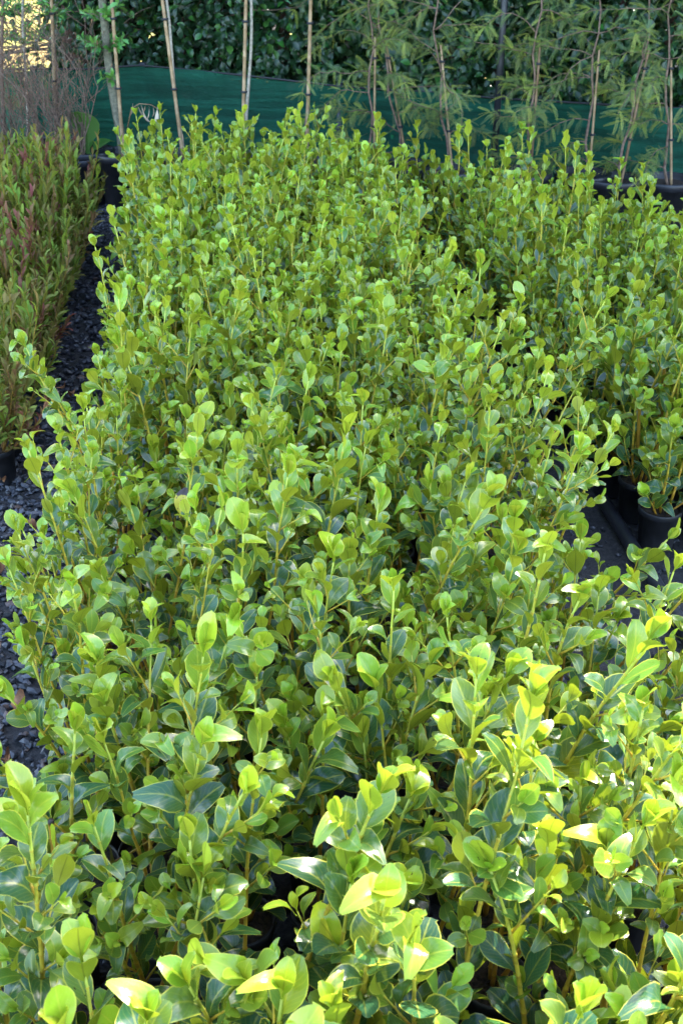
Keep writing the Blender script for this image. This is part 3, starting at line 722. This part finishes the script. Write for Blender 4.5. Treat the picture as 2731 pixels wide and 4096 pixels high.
sapling(5, (228, 470), (210, 0), .30, 'fine leaved sapling on the palest straight bamboo stake left of the big pot', 'twig', .007, ((224, 480), (207, 0)), (.95, 1.9, 34, .05, NARROW, 'sprout', .3))
sapling(6, (105, 460), (92, 0), .30, 'sparse fine leaved sapling among the brown twiggy shrubs', 'pale_bark', .008, None, (.85, 1.9, 40, .045, NARROW, 'sprout', .32))
sapling(7, (8, 430), (8, 0), .30, 'dark stemmed fine leaved sapling furthest along the left fence', 'twig', .012, None, (.8, 1.9, 46, .045, NARROW, 'sprout', .36))
# large black pot rim plant, twiggy shrubs, broad weed
for k, (px, py, lab) in enumerate([(60, 470, 'brown leafless twiggy shrub below the dark stemmed sapling'), (190, 480, 'brown leafless twiggy shrub between two staked saplings'), (300, 500, 'brown twiggy shrub with wiry bent stems beside the broad leaved weed')]):
    p = on_fence(px, py, .5); o = empty('twiggy_shrub', (p.x, p.y, .002)); tag(o, lab, 'shrub', 'brown twiggy shrubs'); g = random.Random(300 + k)
    pt = link('pot', BIG_POT, o); link('soil', BIG_SOIL, pt); o.scale = (.8, .8, .9)
    for b in range(13):
        a = g.uniform(0, 6.28); mb = MB(); fm = MB()
        e = twigs(mb, g, (.02 * math.cos(a), .02 * math.sin(a), .25), (math.cos(a) * .3, math.sin(a) * .3, 1), g.uniform(.42, .68), .0055, 2)
        br = mb.build('branch', M['twig'], o)
        for q in e:
            if g.random() < .8:
                V, F, U = NARROW[0]; m = np.array(leaf_matrix(q, Vector((0, 0, 1)), g.uniform(0, 6), g.uniform(.3, 1.2), g.uniform(.02, .035))); fm.add(V @ m[:3, :3].T + m[:3, 3], F, uv=U)
        if fm.n: tag(fm.build('dry_leaves', M['dead'], br), kind='stuff')
p = on_fence(350, 560, .42); o = empty('broad_leaved_weed', (p.x, p.y, .0)); tag(o, 'weed with very large round green leaves beside the big black pot', 'plant')
pt = link('pot', BIG_POT, o); link('soil', BIG_SOIL, pt)
WEED = leaf_shape(6, 9, .62, .52, .3, .12, .02, 1, 0, pet=.25, tipw=.1)
for (a, ang, L) in ((1.3, .15, .30), (5.2, 1.25, .22), (3.9, 1.1, .2), (.2, .9, .18)):
    mb = MB(); m = np.array(leaf_matrix(Vector((0, 0, .26)), Vector((0, 0, 1)), a, ang, L)); mb.add(WEED[0] @ m[:3, :3].T + m[:3, 3], WEED[1], (.45, .4, 0, 1), WEED[2]); mb.build('leaf', M['sprout'], o)
# dried leaf spray hanging over the far corner of the block
p = on_fence(525, 420, .55); q = on_fence(640, 440, .55); o = empty('dried_leaf_spray', p); tag(o, 'dry cream coloured leaves hanging from a bent twig', 'twig')
mb = MB(); v = q - p; pts = [Vector((-.03, 0, -.12)), Vector((0, 0, -.02)), v * .3 + Vector((0, 0, .015)), v * .7 + Vector((0, 0, .02)), v]
tube(mb, pts, [.003, .0028, .0024, .002, .0012], 5); mb.build('twig', M['bamboo_dark'], o)
g = random.Random(5)
for k in range(7):
    c = v * (.08 + .14 * k) + Vector((0, 0, .012)); mb = MB(); m = np.array(leaf_matrix(c, Vector((0, 0, -1)), g.uniform(0, 6), g.uniform(.1, .6), g.uniform(.045, .11))); V, F, U = BROAD[(k * 5) % 15]
    mb.add(V * np.array([.45, 1, .6]) @ m[:3, :3].T + m[:3, 3], F, uv=U); mb.build('leaf', M['dry'], o)
